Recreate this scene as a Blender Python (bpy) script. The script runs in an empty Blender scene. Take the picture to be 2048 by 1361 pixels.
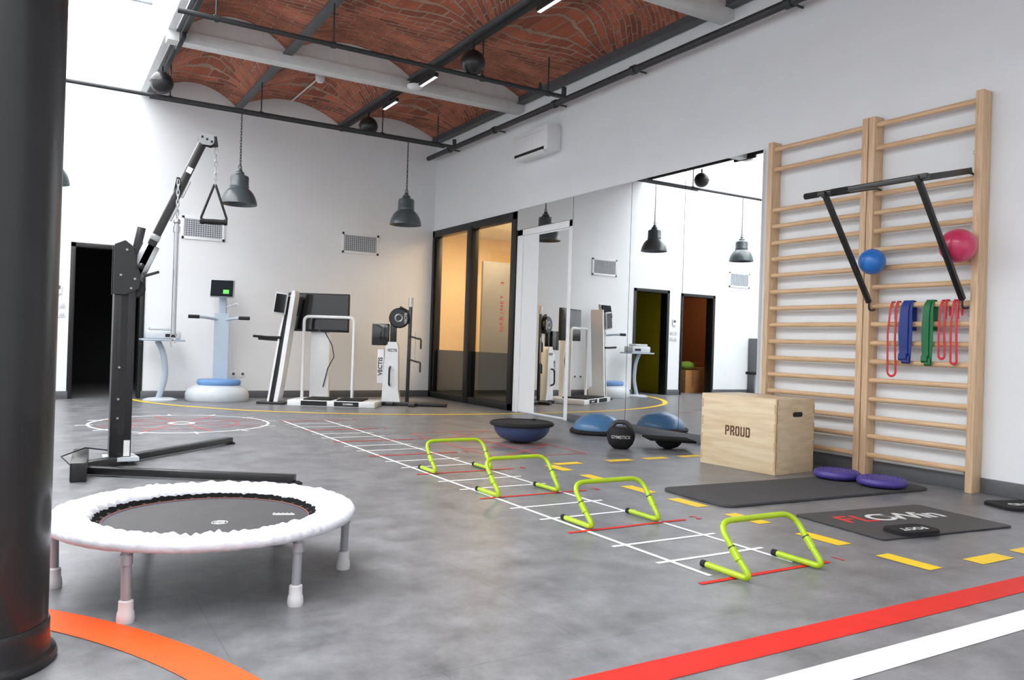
import bpy, bmesh, math, random
from math import *
from mathutils import Vector, Matrix, Euler
random.seed(4)
SC=bpy.context.scene; COL=SC.collection

# ---------------------------------------------------------------- materials
def S(r,g,b):
    f=lambda c:(c/255/12.92) if c/255<=0.04045 else ((c/255+0.055)/1.055)**2.4
    return (f(r),f(g),f(b),1)
_m={}
def M(name,col,rough=.5,metal=0,var=.06,scale=12,bump=0,bscale=None,coat=0,emit=0,stretch=None,spec=None):
    if name in _m: return _m[name]
    m=bpy.data.materials.new(name); m.use_nodes=True; nt=m.node_tree; N=nt.nodes; L=nt.links
    b=N["Principled BSDF"]; b.inputs["Roughness"].default_value=rough; b.inputs["Metallic"].default_value=metal
    if spec is not None: b.inputs["Specular IOR Level"].default_value=spec
    if coat: b.inputs["Coat Weight"].default_value=coat; b.inputs["Coat Roughness"].default_value=.1
    tc=N.new("ShaderNodeTexCoord"); mp=N.new("ShaderNodeMapping"); L.new(tc.outputs["Object"],mp.inputs[0])
    if stretch: mp.inputs["Scale"].default_value=stretch
    nz=N.new("ShaderNodeTexNoise"); nz.inputs["Scale"].default_value=scale; nz.inputs["Detail"].default_value=5
    L.new(mp.outputs[0],nz.inputs["Vector"])
    cr=N.new("ShaderNodeValToRGB"); c=col
    cr.color_ramp.elements[0].position=.3; cr.color_ramp.elements[1].position=.7
    cr.color_ramp.elements[0].color=(c[0]*(1-var),c[1]*(1-var),c[2]*(1-var),1)
    cr.color_ramp.elements[1].color=(min(1,c[0]*(1+var)),min(1,c[1]*(1+var)),min(1,c[2]*(1+var)),1)
    L.new(nz.outputs["Fac"],cr.inputs[0]); L.new(cr.outputs[0],b.inputs["Base Color"])
    if emit:
        L.new(cr.outputs[0],b.inputs["Emission Color"]); b.inputs["Emission Strength"].default_value=emit
    if bump:
        n2=N.new("ShaderNodeTexNoise"); n2.inputs["Scale"].default_value=bscale or scale*4; n2.inputs["Detail"].default_value=4
        L.new(mp.outputs[0],n2.inputs["Vector"])
        bp=N.new("ShaderNodeBump"); bp.inputs["Strength"].default_value=bump; bp.inputs["Distance"].default_value=.01
        L.new(n2.outputs["Fac"],bp.inputs["Height"]); L.new(bp.outputs[0],b.inputs["Normal"])
    _m[name]=m; return m

white_wall=M("white_plaster",S(231,234,237),.85,var=.012,scale=3,bump=.05,bscale=60)
white_paint=M("white_paint",S(236,238,240),.4,var=.02)
white_plastic=M("white_plastic",S(232,234,236),.35,var=.02)
dark_base=M("dark_grey_skirting",S(92,94,98),.5)
black_metal=M("black_metal",S(26,26,28),.38,metal=.0,var=.15,coat=.2)
black_matte=M("black_matte",S(22,22,24),.65,var=.15)
black_rubber=M("black_rubber",S(32,32,34),.75,var=.15,bump=.2,bscale=200,spec=.3)
black_frame=M("black_frame",S(18,18,19),.4,var=.1)
dark_pipe=M("dark_pipe",S(54,56,59),.5,var=.12,metal=.2)
grey_metal=M("grey_metal",S(165,167,170),.35,metal=.7,var=.05)
silver=M("silver",S(190,192,195),.25,metal=.9,var=.04)
leg_grey=M("grey_leg_paint",S(156,160,166),.35,var=.04,metal=.2)
lamp_grey=M("lamp_grey_enamel",S(72,82,86),.35,var=.06,coat=.3)
grey_plastic=M("grey_plastic",S(196,202,208),.45,var=.03)
bluegrey=M("blue_grey_plastic",S(168,182,196),.45,var=.03)
blue_top=M("blue_step_rubber",S(104,146,200),.6,var=.05)
yellow=M("yellow_tape",S(240,202,34),.5,var=.04)
redtape=M("red_tape",S(208,42,34),.55,var=.06,spec=.3)
orangetape=M("orange_tape",S(248,88,30),.55,var=.05,spec=.3)
whitetape=M("white_tape",S(236,238,240),.5,var=.03)
lime=M("lime_plastic",S(164,194,24),.4,var=.05,coat=.2)
purple=M("purple_rubber",S(70,56,140),.45,var=.08)
bosu_dark=M("navy_rubber",S(54,72,110),.45,var=.08,coat=.1)
bosu_blue=M("steel_blue_rubber",S(66,112,156),.4,var=.08,coat=.2)
ball_blue=M("blue_vinyl",S(38,118,205),.35,var=.04,coat=.3)
ball_pink=M("raspberry_vinyl",S(204,54,98),.35,var=.04,coat=.3)
band_blue=M("blue_latex",S(26,52,130),.5,var=.06)
band_green=M("green_latex",S(16,108,60),.5,var=.06)
band_red=M("red_latex",S(205,40,56),.5,var=.06)
mat_grey=M("dark_grey_foam",S(76,76,78),.8,var=.06,bump=.3,bscale=150,spec=.3)
mat_board=M("charcoal_board",S(66,66,68),.55,var=.06)
white_print=M("white_print",S(225,225,225),.5,var=.01)
red_print=M("red_print",S(215,45,42),.5,var=.02)
brown_print=M("burnt_brown_print",S(92,52,34),.7,var=.1)
black_print=M("black_print",S(28,28,30),.6,var=.05)
screen_mat=M("black_screen",S(10,10,12),.08,var=.1,coat=.5)
green_led=M("green_display",S(70,210,60),.4,emit=1.0)
rubber_white=M("white_rubber_foot",S(208,206,208),.55,var=.03)
col_mat=M("black_cast_iron_paint",S(20,21,23),.36,var=.15,coat=.2,bump=.08,bscale=25)
cream=M("cream_plaster",S(246,226,190),.8,var=.03)
cardboard=M("cardboard",S(170,120,72),.8,var=.1)
fabric_white=M("white_vinyl_fabric",S(210,213,222),.5,var=.03,bump=.7,bscale=20)
rail_white=M("white_steel",S(230,232,234),.3,var=.02,coat=.3)
led_white=M("led_diffuser",S(240,240,240),.4,emit=1.2)
steel_beam=M("painted_steel_beam",S(82,84,87),.6,var=.12,scale=8)
mullion_grey=M("grey_skylight_frame",S(120,124,128),.6,var=.05)
plaster_beam=M("white_beam_plaster",S(214,215,214),.85,var=.06,scale=9,bump=.3,bscale=30)
yellow_wall=M("yellow_wall",S(214,196,20),.7,var=.04)
brown_wall=M("brown_wall",S(150,90,50),.7,var=.05)
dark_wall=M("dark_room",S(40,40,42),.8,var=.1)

def wood(name,c1,c2,stretch,rough=.5,dist=2.0):
    m=bpy.data.materials.new(name); m.use_nodes=True; nt=m.node_tree;N=nt.nodes;L=nt.links;b=N["Principled BSDF"]
    b.inputs["Roughness"].default_value=rough
    tc=N.new("ShaderNodeTexCoord");mp=N.new("ShaderNodeMapping");mp.inputs["Scale"].default_value=stretch
    L.new(tc.outputs["Object"],mp.inputs[0])
    nz=N.new("ShaderNodeTexNoise");nz.inputs["Scale"].default_value=3;nz.inputs["Detail"].default_value=8;nz.inputs["Distortion"].default_value=dist
    L.new(mp.outputs[0],nz.inputs["Vector"])
    cr=N.new("ShaderNodeValToRGB");cr.color_ramp.elements[0].position=.32;cr.color_ramp.elements[1].position=.62
    cr.color_ramp.elements[0].color=c1;cr.color_ramp.elements[1].color=c2
    L.new(nz.outputs["Fac"],cr.inputs[0]);L.new(cr.outputs[0],b.inputs["Base Color"])
    return m
pine_v=wood("pine_post",S(202,166,130),S(222,192,158),(14,14,.8))
pine_h=wood("pine_rung",S(200,162,122),S(220,188,150),(14,.8,14))
ply=wood("birch_plywood",S(206,182,146),S(222,204,172),(2,.9,9),dist=.5)
ply2=wood("plywood_end_grain",S(184,152,114),S(202,174,136),(10,10,10))

def floor_material():
    m=bpy.data.materials.new("grey_vinyl_floor"); m.use_nodes=True; nt=m.node_tree;N=nt.nodes;L=nt.links;b=N["Principled BSDF"]
    tc=N.new("ShaderNodeTexCoord")
    n1=N.new("ShaderNodeTexNoise");n1.inputs["Scale"].default_value=4.5;n1.inputs["Detail"].default_value=11;n1.inputs["Roughness"].default_value=.72
    n2=N.new("ShaderNodeTexNoise");n2.inputs["Scale"].default_value=70;n2.inputs["Detail"].default_value=4
    L.new(tc.outputs["Object"],n1.inputs["Vector"]);L.new(tc.outputs["Object"],n2.inputs["Vector"])
    cr=N.new("ShaderNodeValToRGB");cr.color_ramp.elements[0].position=.33;cr.color_ramp.elements[1].position=.67
    cr.color_ramp.elements[0].color=S(96,97,101);cr.color_ramp.elements[1].color=S(142,143,147)
    L.new(n1.outputs["Fac"],cr.inputs[0])
    mx=N.new("ShaderNodeMixRGB");mx.blend_type='MULTIPLY';mx.inputs[0].default_value=.4
    cr2=N.new("ShaderNodeValToRGB");cr2.color_ramp.elements[0].color=(.5,.5,.5,1);cr2.color_ramp.elements[1].color=(1,1,1,1)
    L.new(n2.outputs["Fac"],cr2.inputs[0]);L.new(cr.outputs[0],mx.inputs[1]);L.new(cr2.outputs[0],mx.inputs[2])
    br=N.new("ShaderNodeTexBrick");br.offset=.5;br.inputs["Scale"].default_value=1
    br.inputs["Brick Width"].default_value=.92;br.inputs["Row Height"].default_value=.92;br.inputs["Mortar Size"].default_value=.0022
    br.inputs["Color1"].default_value=(1,1,1,1);br.inputs["Color2"].default_value=(.95,.95,.95,1);br.inputs["Mortar"].default_value=(.7,.7,.7,1)
    L.new(tc.outputs["Object"],br.inputs["Vector"])
    mx2=N.new("ShaderNodeMixRGB");mx2.blend_type='MULTIPLY';mx2.inputs[0].default_value=.8
    L.new(mx.outputs[0],mx2.inputs[1]);L.new(br.outputs["Color"],mx2.inputs[2]);L.new(mx2.outputs[0],b.inputs["Base Color"])
    mr=N.new("ShaderNodeMapRange");mr.inputs[3].default_value=.28;mr.inputs[4].default_value=.42
    L.new(n1.outputs["Fac"],mr.inputs[0]);L.new(mr.outputs[0],b.inputs["Roughness"])
    return m
def brick_material():
    m=bpy.data.materials.new("old_red_brick_vault"); m.use_nodes=True; nt=m.node_tree;N=nt.nodes;L=nt.links;b=N["Principled BSDF"]
    b.inputs["Roughness"].default_value=.9
    uv=N.new("ShaderNodeUVMap");uv.uv_map="UVMap"
    nd=N.new("ShaderNodeTexNoise");nd.inputs["Scale"].default_value=9;nd.inputs["Detail"].default_value=2
    L.new(uv.outputs[0],nd.inputs["Vector"])
    vm=N.new("ShaderNodeVectorMath");vm.operation='SCALE';vm.inputs["Scale"].default_value=.03
    L.new(nd.outputs["Color"],vm.inputs[0])
    va=N.new("ShaderNodeVectorMath");va.operation='ADD';L.new(uv.outputs[0],va.inputs[0]);L.new(vm.outputs[0],va.inputs[1])
    br=N.new("ShaderNodeTexBrick");br.inputs["Scale"].default_value=1
    br.inputs["Brick Width"].default_value=.24;br.inputs["Row Height"].default_value=.07;br.inputs["Mortar Size"].default_value=.010;br.inputs["Mortar Smooth"].default_value=.3;br.inputs["Bias"].default_value=-.15
    br.inputs["Color1"].default_value=S(196,110,80);br.inputs["Color2"].default_value=S(126,72,58);br.inputs["Mortar"].default_value=S(176,146,128)
    L.new(va.outputs[0],br.inputs["Vector"])
    n2=N.new("ShaderNodeTexNoise");n2.inputs["Scale"].default_value=2.2;n2.inputs["Detail"].default_value=8;n2.inputs["Roughness"].default_value=.6
    L.new(uv.outputs[0],n2.inputs["Vector"])
    cr=N.new("ShaderNodeValToRGB");cr.color_ramp.elements[0].position=.34;cr.color_ramp.elements[1].position=.62
    cr.color_ramp.elements[0].color=(.6,.58,.58,1);cr.color_ramp.elements[1].color=(1.12,1.08,1.05,1)
    L.new(n2.outputs["Fac"],cr.inputs[0])
    mx=N.new("ShaderNodeMixRGB");mx.blend_type='MULTIPLY';mx.inputs[0].default_value=1
    L.new(br.outputs["Color"],mx.inputs[1]);L.new(cr.outputs[0],mx.inputs[2])
    n3=N.new("ShaderNodeTexNoise");n3.inputs["Scale"].default_value=16;n3.inputs["Detail"].default_value=8
    L.new(uv.outputs[0],n3.inputs["Vector"])
    c3=N.new("ShaderNodeValToRGB");c3.color_ramp.elements[0].position=.56;c3.color_ramp.elements[1].position=.74
    c3.color_ramp.elements[0].color=(0,0,0,1);c3.color_ramp.elements[1].color=(.5,.5,.5,1)
    L.new(n3.outputs["Fac"],c3.inputs[0])
    mx2=N.new("ShaderNodeMixRGB");L.new(c3.outputs[0],mx2.inputs[0]);L.new(mx.outputs[0],mx2.inputs[1]);mx2.inputs[2].default_value=S(182,150,132)
    L.new(mx2.outputs[0],b.inputs["Base Color"])
    bp=N.new("ShaderNodeBump");bp.inputs["Strength"].default_value=1;bp.inputs["Distance"].default_value=.02;bp.invert=True
    L.new(br.outputs["Fac"],bp.inputs["Height"])
    bp2=N.new("ShaderNodeBump");bp2.inputs["Strength"].default_value=.6;bp2.inputs["Distance"].default_value=.03
    L.new(n3.outputs["Fac"],bp2.inputs["Height"]);L.new(bp.outputs[0],bp2.inputs["Normal"]);L.new(bp2.outputs[0],b.inputs["Normal"])
    return m
def mirror_material():
    m=bpy.data.materials.new("mirror_glass"); m.use_nodes=True; nt=m.node_tree;N=nt.nodes;L=nt.links;b=N["Principled BSDF"]
    b.inputs["Metallic"].default_value=1;b.inputs["Roughness"].default_value=0.0
    nz=N.new("ShaderNodeTexNoise");nz.inputs["Scale"].default_value=2
    cr=N.new("ShaderNodeValToRGB");cr.color_ramp.elements[0].color=(.84,.86,.86,1);cr.color_ramp.elements[1].color=(.87,.89,.89,1)
    L.new(nz.outputs["Fac"],cr.inputs[0]);L.new(cr.outputs[0],b.inputs["Base Color"]);return m
def glass_material(name,tint,fac=.12):
    m=bpy.data.materials.new(name); m.use_nodes=True; nt=m.node_tree;N=nt.nodes;L=nt.links
    N.remove(N["Principled BSDF"]);o=N["Material Output"]
    t=N.new("ShaderNodeBsdfTransparent");t.inputs[0].default_value=tint
    g=N.new("ShaderNodeBsdfGlossy");g.inputs["Roughness"].default_value=.0;g.inputs[0].default_value=(1,1,1,1)
    mx=N.new("ShaderNodeMixShader");mx.inputs[0].default_value=fac
    L.new(t.outputs[0],mx.inputs[1]);L.new(g.outputs[0],mx.inputs[2]);L.new(mx.outputs[0],o.inputs[0]);return m
floor_mat=floor_material();brick=brick_material();mirror_mat=mirror_material()
glass=glass_material("clear_glass",(.93,.94,.93,1),.10);film=glass_material("grey_frosted_film",(.32,.35,.37,1),.14)
sky_glass=M("milky_skylight_glazing",(1,1,1,1),.5,var=.01,emit=7.4)

# ---------------------------------------------------------------- geometry helper
def orient(zdir,xhint=None):
    z=Vector(zdir).normalized()
    h=Vector(xhint) if xhint else (Vector((1,0,0)) if abs(z.x)<.9 else Vector((0,1,0)))
    y=z.cross(h).normalized(); x=y.cross(z)
    return Matrix((x,y,z)).transposed()
class G:
    def __init__(s,*mats): s.bm=bmesh.new(); s.mats=list(mats); s.mi=0
    def mat(s,i): s.mi=i; return s
    def _fin(s,n0):
        s.bm.faces.ensure_lookup_table()
        for f in s.bm.faces[n0:]: f.material_index=s.mi
        return s
    def _merge(s,b,fn=None):
        if fn:
            for v in b.verts: v.co=fn(v.co)
        for f_ in b.faces: f_.material_index=s.mi
        me=bpy.data.meshes.new("tmp");b.to_mesh(me);b.free();s.bm.from_mesh(me);bpy.data.meshes.remove(me);return s
    def _cube(s,lo,hi,bev,seg=2):
        lo=Vector(lo);hi=Vector(hi);c=(lo+hi)/2;d=hi-lo;b=bmesh.new()
        bmesh.ops.create_cube(b,size=1)
        for v in b.verts: v.co=Vector((v.co.x*d.x,v.co.y*d.y,v.co.z*d.z))+c
        if bev: bmesh.ops.bevel(b,geom=b.edges[:],offset=min(bev,min(abs(d.x),abs(d.y),abs(d.z))*.49),segments=seg,affect='EDGES',profile=.5)
        return b
    def box(s,lo,hi,bev=0,rot=None,piv=None,seg=2):
        b=s._cube(lo,hi,bev,seg);fn=None
        if rot is not None:
            R_=Euler(rot).to_matrix();p=Vector(piv) if piv is not None else (Vector(lo)+Vector(hi))/2
            fn=lambda v:R_@(v-p)+p
        return s._merge(b,fn)
    def bar(s,a,b,w,h,up=(0,0,1),bev=0):
        a=Vector(a);b=Vector(b);d=(b-a);L=d.length;z=d.normalized();u=Vector(up);x=u.cross(z)
        if x.length<1e-4: x=Vector((1,0,0)).cross(z)
        x.normalize();y=z.cross(x);R_=Matrix((x,y,z)).transposed()
        return s._merge(s._cube((-w/2,-h/2,0),(w/2,h/2,L),bev),lambda v:R_@v+a)
    def cyl(s,a,b,r0,r1=None,seg=20):
        if r1 is None: r1=r0
        n0=len(s.bm.faces);a=Vector(a);b=Vector(b);R=orient(b-a)
        rings=[]
        for p,r in((a,r0),(b,r1)):
            rings.append([s.bm.verts.new(p+R@Vector((r*cos(2*pi*i/seg),r*sin(2*pi*i/seg),0))) for i in range(seg)])
        for i in range(seg):
            j=(i+1)%seg; s.bm.faces.new((rings[0][i],rings[0][j],rings[1][j],rings[1][i]))
        s.bm.faces.new(rings[0][::-1]);s.bm.faces.new(rings[1])
        return s._fin(n0)
    def sphere(s,c,r,seg=24,sc=(1,1,1)):
        b=bmesh.new()
        mt=Matrix.Translation(Vector(c))@Matrix.Diagonal((r*sc[0],r*sc[1],r*sc[2],1))
        bmesh.ops.create_uvsphere(b,u_segments=seg,v_segments=max(6,seg//2),radius=1,matrix=mt)
        return s._merge(b)
    def lathe(s,prof,c=(0,0,0),seg=40,axis=(0,0,1),sx=1,sy=1,close=False):
        n0=len(s.bm.faces);c=Vector(c);R=orient(axis) if tuple(axis)!=(0,0,1) else Matrix.Identity(3)
        rings=[]
        for r,z in prof:
            if r<1e-6: rings.append([s.bm.verts.new(c+R@Vector((0,0,z)))])
            else: rings.append([s.bm.verts.new(c+R@Vector((sx*r*cos(2*pi*i/seg),sy*r*sin(2*pi*i/seg),z))) for i in range(seg)])
        n=len(rings)
        for k in range(n if close else n-1):
            A=rings[k];Bq=rings[(k+1)%n]
            for i in range(seg):
                j=(i+1)%seg
                if len(A)==1 and len(Bq)==1: continue
                if len(A)==1: s.bm.faces.new((A[0],Bq[j],Bq[i]))
                elif len(Bq)==1: s.bm.faces.new((A[i],A[j],Bq[0]))
                else: s.bm.faces.new((A[i],A[j],Bq[j],Bq[i]))
        return s._fin(n0)
    def tube(s,pts,r,seg=12,closed=False,flat=None):
        n0=len(s.bm.faces);P=[Vector(p) for p in pts];n=len(P)
        T=[]
        for i in range(n):
            if closed: t=P[(i+1)%n]-P[i-1]
            elif i==0: t=P[1]-P[0]
            elif i==n-1: t=P[-1]-P[-2]
            else: t=(P[i+1]-P[i]).normalized()+(P[i]-P[i-1]).normalized()
            T.append(t.normalized())
        x=orient(T[0]).col[0].copy()
        rings=[]
        for i in range(n):
            x=(x-T[i]*x.dot(T[i])).normalized();y=T[i].cross(x)
            rx,ry=flat if flat else (r,r)
            rings.append([s.bm.verts.new(P[i]+x*rx*cos(2*pi*k/seg)+y*ry*sin(2*pi*k/seg)) for k in range(seg)])
        for i in range(n if closed else n-1):
            A=rings[i];Bq=rings[(i+1)%n]
            for k in range(seg):
                j=(k+1)%seg;s.bm.faces.new((A[k],A[j],Bq[j],Bq[k]))
        if not closed:
            s.bm.faces.new(rings[0][::-1]);s.bm.faces.new(rings[-1])
        return s._fin(n0)
    def ribbon(s,pts,wv,th=.003,ws=None):
        n0=len(s.bm.faces);P=[Vector(p) for p in pts];n=len(P);rings=[]
        for i in range(n):
            w=Vector(wv)/2*(ws[i] if ws else 1)
            t=(P[min(i+1,n-1)]-P[max(i-1,0)]).normalized();nn=t.cross(w).normalized()*th/2
            rings.append([s.bm.verts.new(q) for q in (P[i]-w-nn,P[i]+w-nn,P[i]+w+nn,P[i]-w+nn)])
        for i in range(n-1):
            for k in range(4):
                j=(k+1)%4;s.bm.faces.new((rings[i][k],rings[i][j],rings[i+1][j],rings[i+1][k]))
        s.bm.faces.new(rings[0][::-1]);s.bm.faces.new(rings[-1])
        return s._fin(n0)
    def prism(s,poly,z0,z1,bev=0,mtx=None):
        t=bmesh.new()
        a=[t.verts.new((x,y,z0)) for x,y in poly];b=[t.verts.new((x,y,z1)) for x,y in poly];n=len(poly)
        t.faces.new(a[::-1]);f1=t.faces.new(b)
        for i in range(n):
            j=(i+1)%n;t.faces.new((a[i],a[j],b[j],b[i]))
        if bev: bmesh.ops.bevel(t,geom=list(f1.edges),offset=bev,segments=2,affect='EDGES')
        return s._merge(t,(lambda v:mtx@v) if mtx is not None else None)
    def strip(s,pts,w,z=.002,closed=False):
        n0=len(s.bm.faces);P=[Vector((p[0],p[1],0)) for p in pts];n=len(P);L=[];Rr=[]
        for i in range(n):
            if closed: t=P[(i+1)%n]-P[i-1]
            else: t=P[min(i+1,n-1)]-P[max(i-1,0)]
            t.normalize();q=Vector((-t.y,t.x,0))*w/2
            L.append(s.bm.verts.new(P[i]+q+Vector((0,0,z))));Rr.append(s.bm.verts.new(P[i]-q+Vector((0,0,z))))
        for i in range(n if closed else n-1):
            j=(i+1)%n;s.bm.faces.new((L[i],Rr[i],Rr[j],L[j]))
        return s._fin(n0)
    def obj(s,name,parent=None,loc=None,rot=None,smooth=True,label=None,kind=None,angle=38,normals=True):
        me=bpy.data.meshes.new(name)
        if normals: bmesh.ops.recalc_face_normals(s.bm,faces=s.bm.faces[:])
        s.bm.to_mesh(me);s.bm.free()
        for m in s.mats: me.materials.append(m)
        if smooth:
            for p in me.polygons: p.use_smooth=True
            me.set_sharp_from_angle(angle=radians(angle))
        o=bpy.data.objects.new(name,me);COL.objects.link(o)
        if parent: o.parent=parent
        if loc: o.location=loc
        if rot: o.rotation_euler=rot
        if label: o["label"]=label
        if kind: o["kind"]=kind
        return o
def thing(name,label,cat,loc=(0,0,0),rz=0,group=None):
    e=bpy.data.objects.new(name,None);COL.objects.link(e);e.location=loc;e.rotation_euler=(0,0,rz);e.empty_display_size=.1
    e["label"]=label;e["category"]=cat
    if group:e["group"]=group
    return e
def subpart(name,parent,loc=(0,0,0),rz=0):
    e=bpy.data.objects.new(name,None);COL.objects.link(e);e.location=loc;e.rotation_euler=(0,0,rz);e.empty_display_size=.05;e.parent=parent;return e
def meta(o,label,cat,group=None):
    o["label"]=label;o["category"]=cat
    if group:o["group"]=group
    return o
def dup(o,loc,rz=None,label=None,name=None):
    def rec(a,par):
        c=a.copy();COL.objects.link(c)
        if par: c.parent=par
        for k in a.children: rec(k,c)
        return c
    c=rec(o,None);c.location=loc
    if rz is not None:c.rotation_euler=(0,0,rz)
    if label:c["label"]=label
    return c
def struct(g,name): return g.obj(name,kind="structure")
def fillet(pts,r,n=6):
    P=[Vector(p) for p in pts];out=[P[0]]
    for i in range(1,len(P)-1):
        a=(P[i-1]-P[i]);b=(P[i+1]-P[i]);rr=min(r,a.length*.49,b.length*.49)
        p0=P[i]+a.normalized()*rr;p2=P[i]+b.normalized()*rr
        for k in range(n+1):
            t=k/n;out.append(p0*(1-t)**2+P[i]*2*t*(1-t)+p2*t*t)
    out.append(P[-1]);return out
def text(body,size,origin,xd,yd,mat,parent=None,name="lettering",ext=.0008,bold=0,align='CENTER',warp=None,sx=1,space=1):
    cu=bpy.data.curves.new("t",'FONT');cu.body=body;cu.size=size;cu.align_x=align;cu.align_y='CENTER';cu.extrude=ext;cu.offset=bold;cu.space_character=space
    t=bpy.data.objects.new("t",cu);COL.objects.link(t);bpy.context.view_layer.update()
    me=bpy.data.meshes.new_from_object(t.evaluated_get(bpy.context.evaluated_depsgraph_get()))
    bpy.data.objects.remove(t);bpy.data.curves.remove(cu)
    x=Vector(xd).normalized();y=Vector(yd).normalized();z=x.cross(y);o=Vector(origin)
    for v in me.vertices:
        c=v.co
        if warp: v.co=warp(c)
        else: v.co=o+x*c.x*sx+y*c.y+z*c.z
    me.materials.clear();me.materials.append(mat)
    ob=bpy.data.objects.new(name,me);COL.objects.link(ob)
    if parent: ob.parent=parent
    return ob
def rrect(x0,y0,x1,y1,r,n=5):
    out=[]
    for cx,cy,a0 in((x1-r,y1-r,0),(x0+r,y1-r,90),(x0+r,y0+r,180),(x1-r,y0+r,270)):
        for k in range(n+1):
            a=radians(a0+90*k/n);out.append((cx+r*cos(a),cy+r*sin(a)))
    return out
def chain(g,a,b,r=.012,wire=.0035,step=None):
    a=Vector(a);b=Vector(b);L=(b-a).length;step=step or r*2.6;n=max(1,int(L/step))
    for i in range(n):
        c=a.lerp(b,(i+.5)/n);hl=step*.75
        pts=[]
        for k in range(10):
            t=2*pi*k/10;u=r*.6*cos(t);w=hl*sin(t)
            pts.append(c+Vector((u,0,w)) if i%2==0 else c+Vector((0,u,w)))
        g.tube(pts,wire,6,closed=True)
XZ=Matrix(((1,0,0,0),(0,0,1,0),(0,1,0,0),(0,0,0,1)))

# ---------------------------------------------------------------- room shell
W=5.17;B=11.1;H=3.9
g=G(floor_mat);g.box((-3.1,-2,-.1),(9,15,0));struct(g,"floor")
g=G(white_wall);g.box((W,-2,0),(W+.16,8.6,4.35));g.box((W,8.6,2.52),(W+.16,B+.16,4.35));struct(g,"wall_right")
g=G(white_wall)
for x0,x1,z0 in((-3.1,-.78,0),(0.0,.37,0),(1.12,W,0)): g.box((x0,B,z0),(x1,B+.16,5.0))
g.box((-.78,B,1.84),(0.0,B+.16,5));g.box((.37,B,1.87),(1.12,B+.16,5))
struct(g,"wall_back")
g=G(white_wall);g.box((-3.25,-2,0),(-3.1,B+.16,5));struct(g,"wall_left")
g=G(dark_base)
g.box((W-.014,-2,0),(W,4.62,.095),.004);g.box((W-.032,4.62,0),(W,7.365,.078),.004);g.box((W-.014,8.56,0),(W,8.61,.095),.004);struct(g,"baseboard_right")
g=G(dark_base)
for x0,x1 in((-3.1,-.8),(0.03,.34),(1.15,W-.02)): g.box((x0,B-.014,0),(x1,B,.095),.004)
struct(g,"baseboard_back")
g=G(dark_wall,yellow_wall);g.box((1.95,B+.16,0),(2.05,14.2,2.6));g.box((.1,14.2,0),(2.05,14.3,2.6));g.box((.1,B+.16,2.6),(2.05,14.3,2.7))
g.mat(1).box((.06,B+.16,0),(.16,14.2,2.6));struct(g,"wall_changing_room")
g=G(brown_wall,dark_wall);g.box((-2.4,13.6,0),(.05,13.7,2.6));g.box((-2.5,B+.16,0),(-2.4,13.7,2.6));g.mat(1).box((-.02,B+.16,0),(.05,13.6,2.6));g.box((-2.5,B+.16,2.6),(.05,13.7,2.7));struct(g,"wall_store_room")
for nm,x0,x1,zt in(("door_2",.37,1.12,1.87),("door_3",-.78,0.0,1.84)):
    g=G(black_frame)
    g.box((x0-.045,B-.012,0),(x0+.012,B+.17,zt+.045),.004);g.box((x1-.012,B-.012,0),(x1+.045,B+.17,zt+.045),.004);g.box((x0-.045,B-.012,zt-.012),(x1+.045,B+.17,zt+.045),.004)
    struct(g,nm)
g=G(cream,white_wall);g.box((8.2,7.4,0),(8.3,13.2,2.9));g.box((W+.16,13.1,0),(8.3,13.2,2.9));g.box((W+.16,7.4,0),(8.3,7.5,2.9));g.box((W,B+.16,0),(W+.16,13.2,2.9))
struct(g,"wall_office")
g=G(white_wall);g.box((W+.16,7.4,2.8),(8.3,13.2,2.9));struct(g,"ceiling_office")
beams=[1.15,2.2,3.62,W]
RISE=.22
for bi in range(3):
    x0,x1=beams[bi],beams[bi+1];me=bpy.data.meshes.new("ceiling");bm=bmesh.new();uvl=bm.loops.layers.uv.new("UVMap")
    nx,ny=18,110;V=[]
    for j in range(ny+1):
        y=-2+(B+2)*j/ny;V.append([])
        for i in range(nx+1):
            t=i/nx;x=x0+(x1-x0)*t;z=H+RISE*(1-(2*t-1)**2)
            V[-1].append((bm.verts.new((x,y,z)),t,y))
    for j in range(ny):
        for i in range(nx):
            q=[V[j][i],V[j][i+1],V[j+1][i+1],V[j+1][i]]
            f=bm.faces.new([v[0] for v in q])
            f.smooth=True
            for l,v in zip(f.loops,q):
                s=v[1];yy=v[2];ph=(yy-1.7)/3.46
                bow=.5*(4*s*(1-s))*sin(2*pi*ph)
                l[uvl].uv=((s-.5)*(x1-x0)*1.12,yy+bow)
    bm.to_mesh(me);bm.free();me.materials.append(brick)
    o=bpy.data.objects.new("ceiling",me);COL.objects.link(o);o["kind"]="structure"
k=1
for x in (1.15,2.2,3.62,5.10):
    g=G(steel_beam);g.box((x-.05,-2,H-.06),(x+.05,B,H-.045),.002);g.box((x-.012,-2,H-.05),(x+.012,B,H+.05));struct(g,"trim_%d"%k);k+=1
for yb in (8.62,5.12,1.7):
    g=G(plaster_beam)
    g.box((1.02,yb-.08,H-.15),(W,yb+.08,H-.03),.008)
    for bi in range(3):
        x0,x1=beams[bi],beams[bi+1];pl=[(x0,H-.05)]
        for i in range(13):
            t=i/12;pl.append((x0+(x1-x0)*t,H+RISE*(1-(2*t-1)**2)))
        pl.append((x1,H-.05))
        g.prism(pl,yb-.05,yb+.05,mtx=XZ)
    struct(g,"trim_%d"%k);k+=1
g=G(white_paint);g.box((1.02,-2,H-.05),(1.09,B,4.75));g.box((-2.7,-2,4.2),(-2.62,B,4.75));g.box((-3.1,-2,4.2),(-2.7,B,4.3))
struct(g,"trim_%d"%k);k+=1
g=G(sky_glass);g.box((-2.62,-2,4.72),(1.02,B,4.74));struct(g,"window_1")
g=G(mullion_grey)
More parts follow.
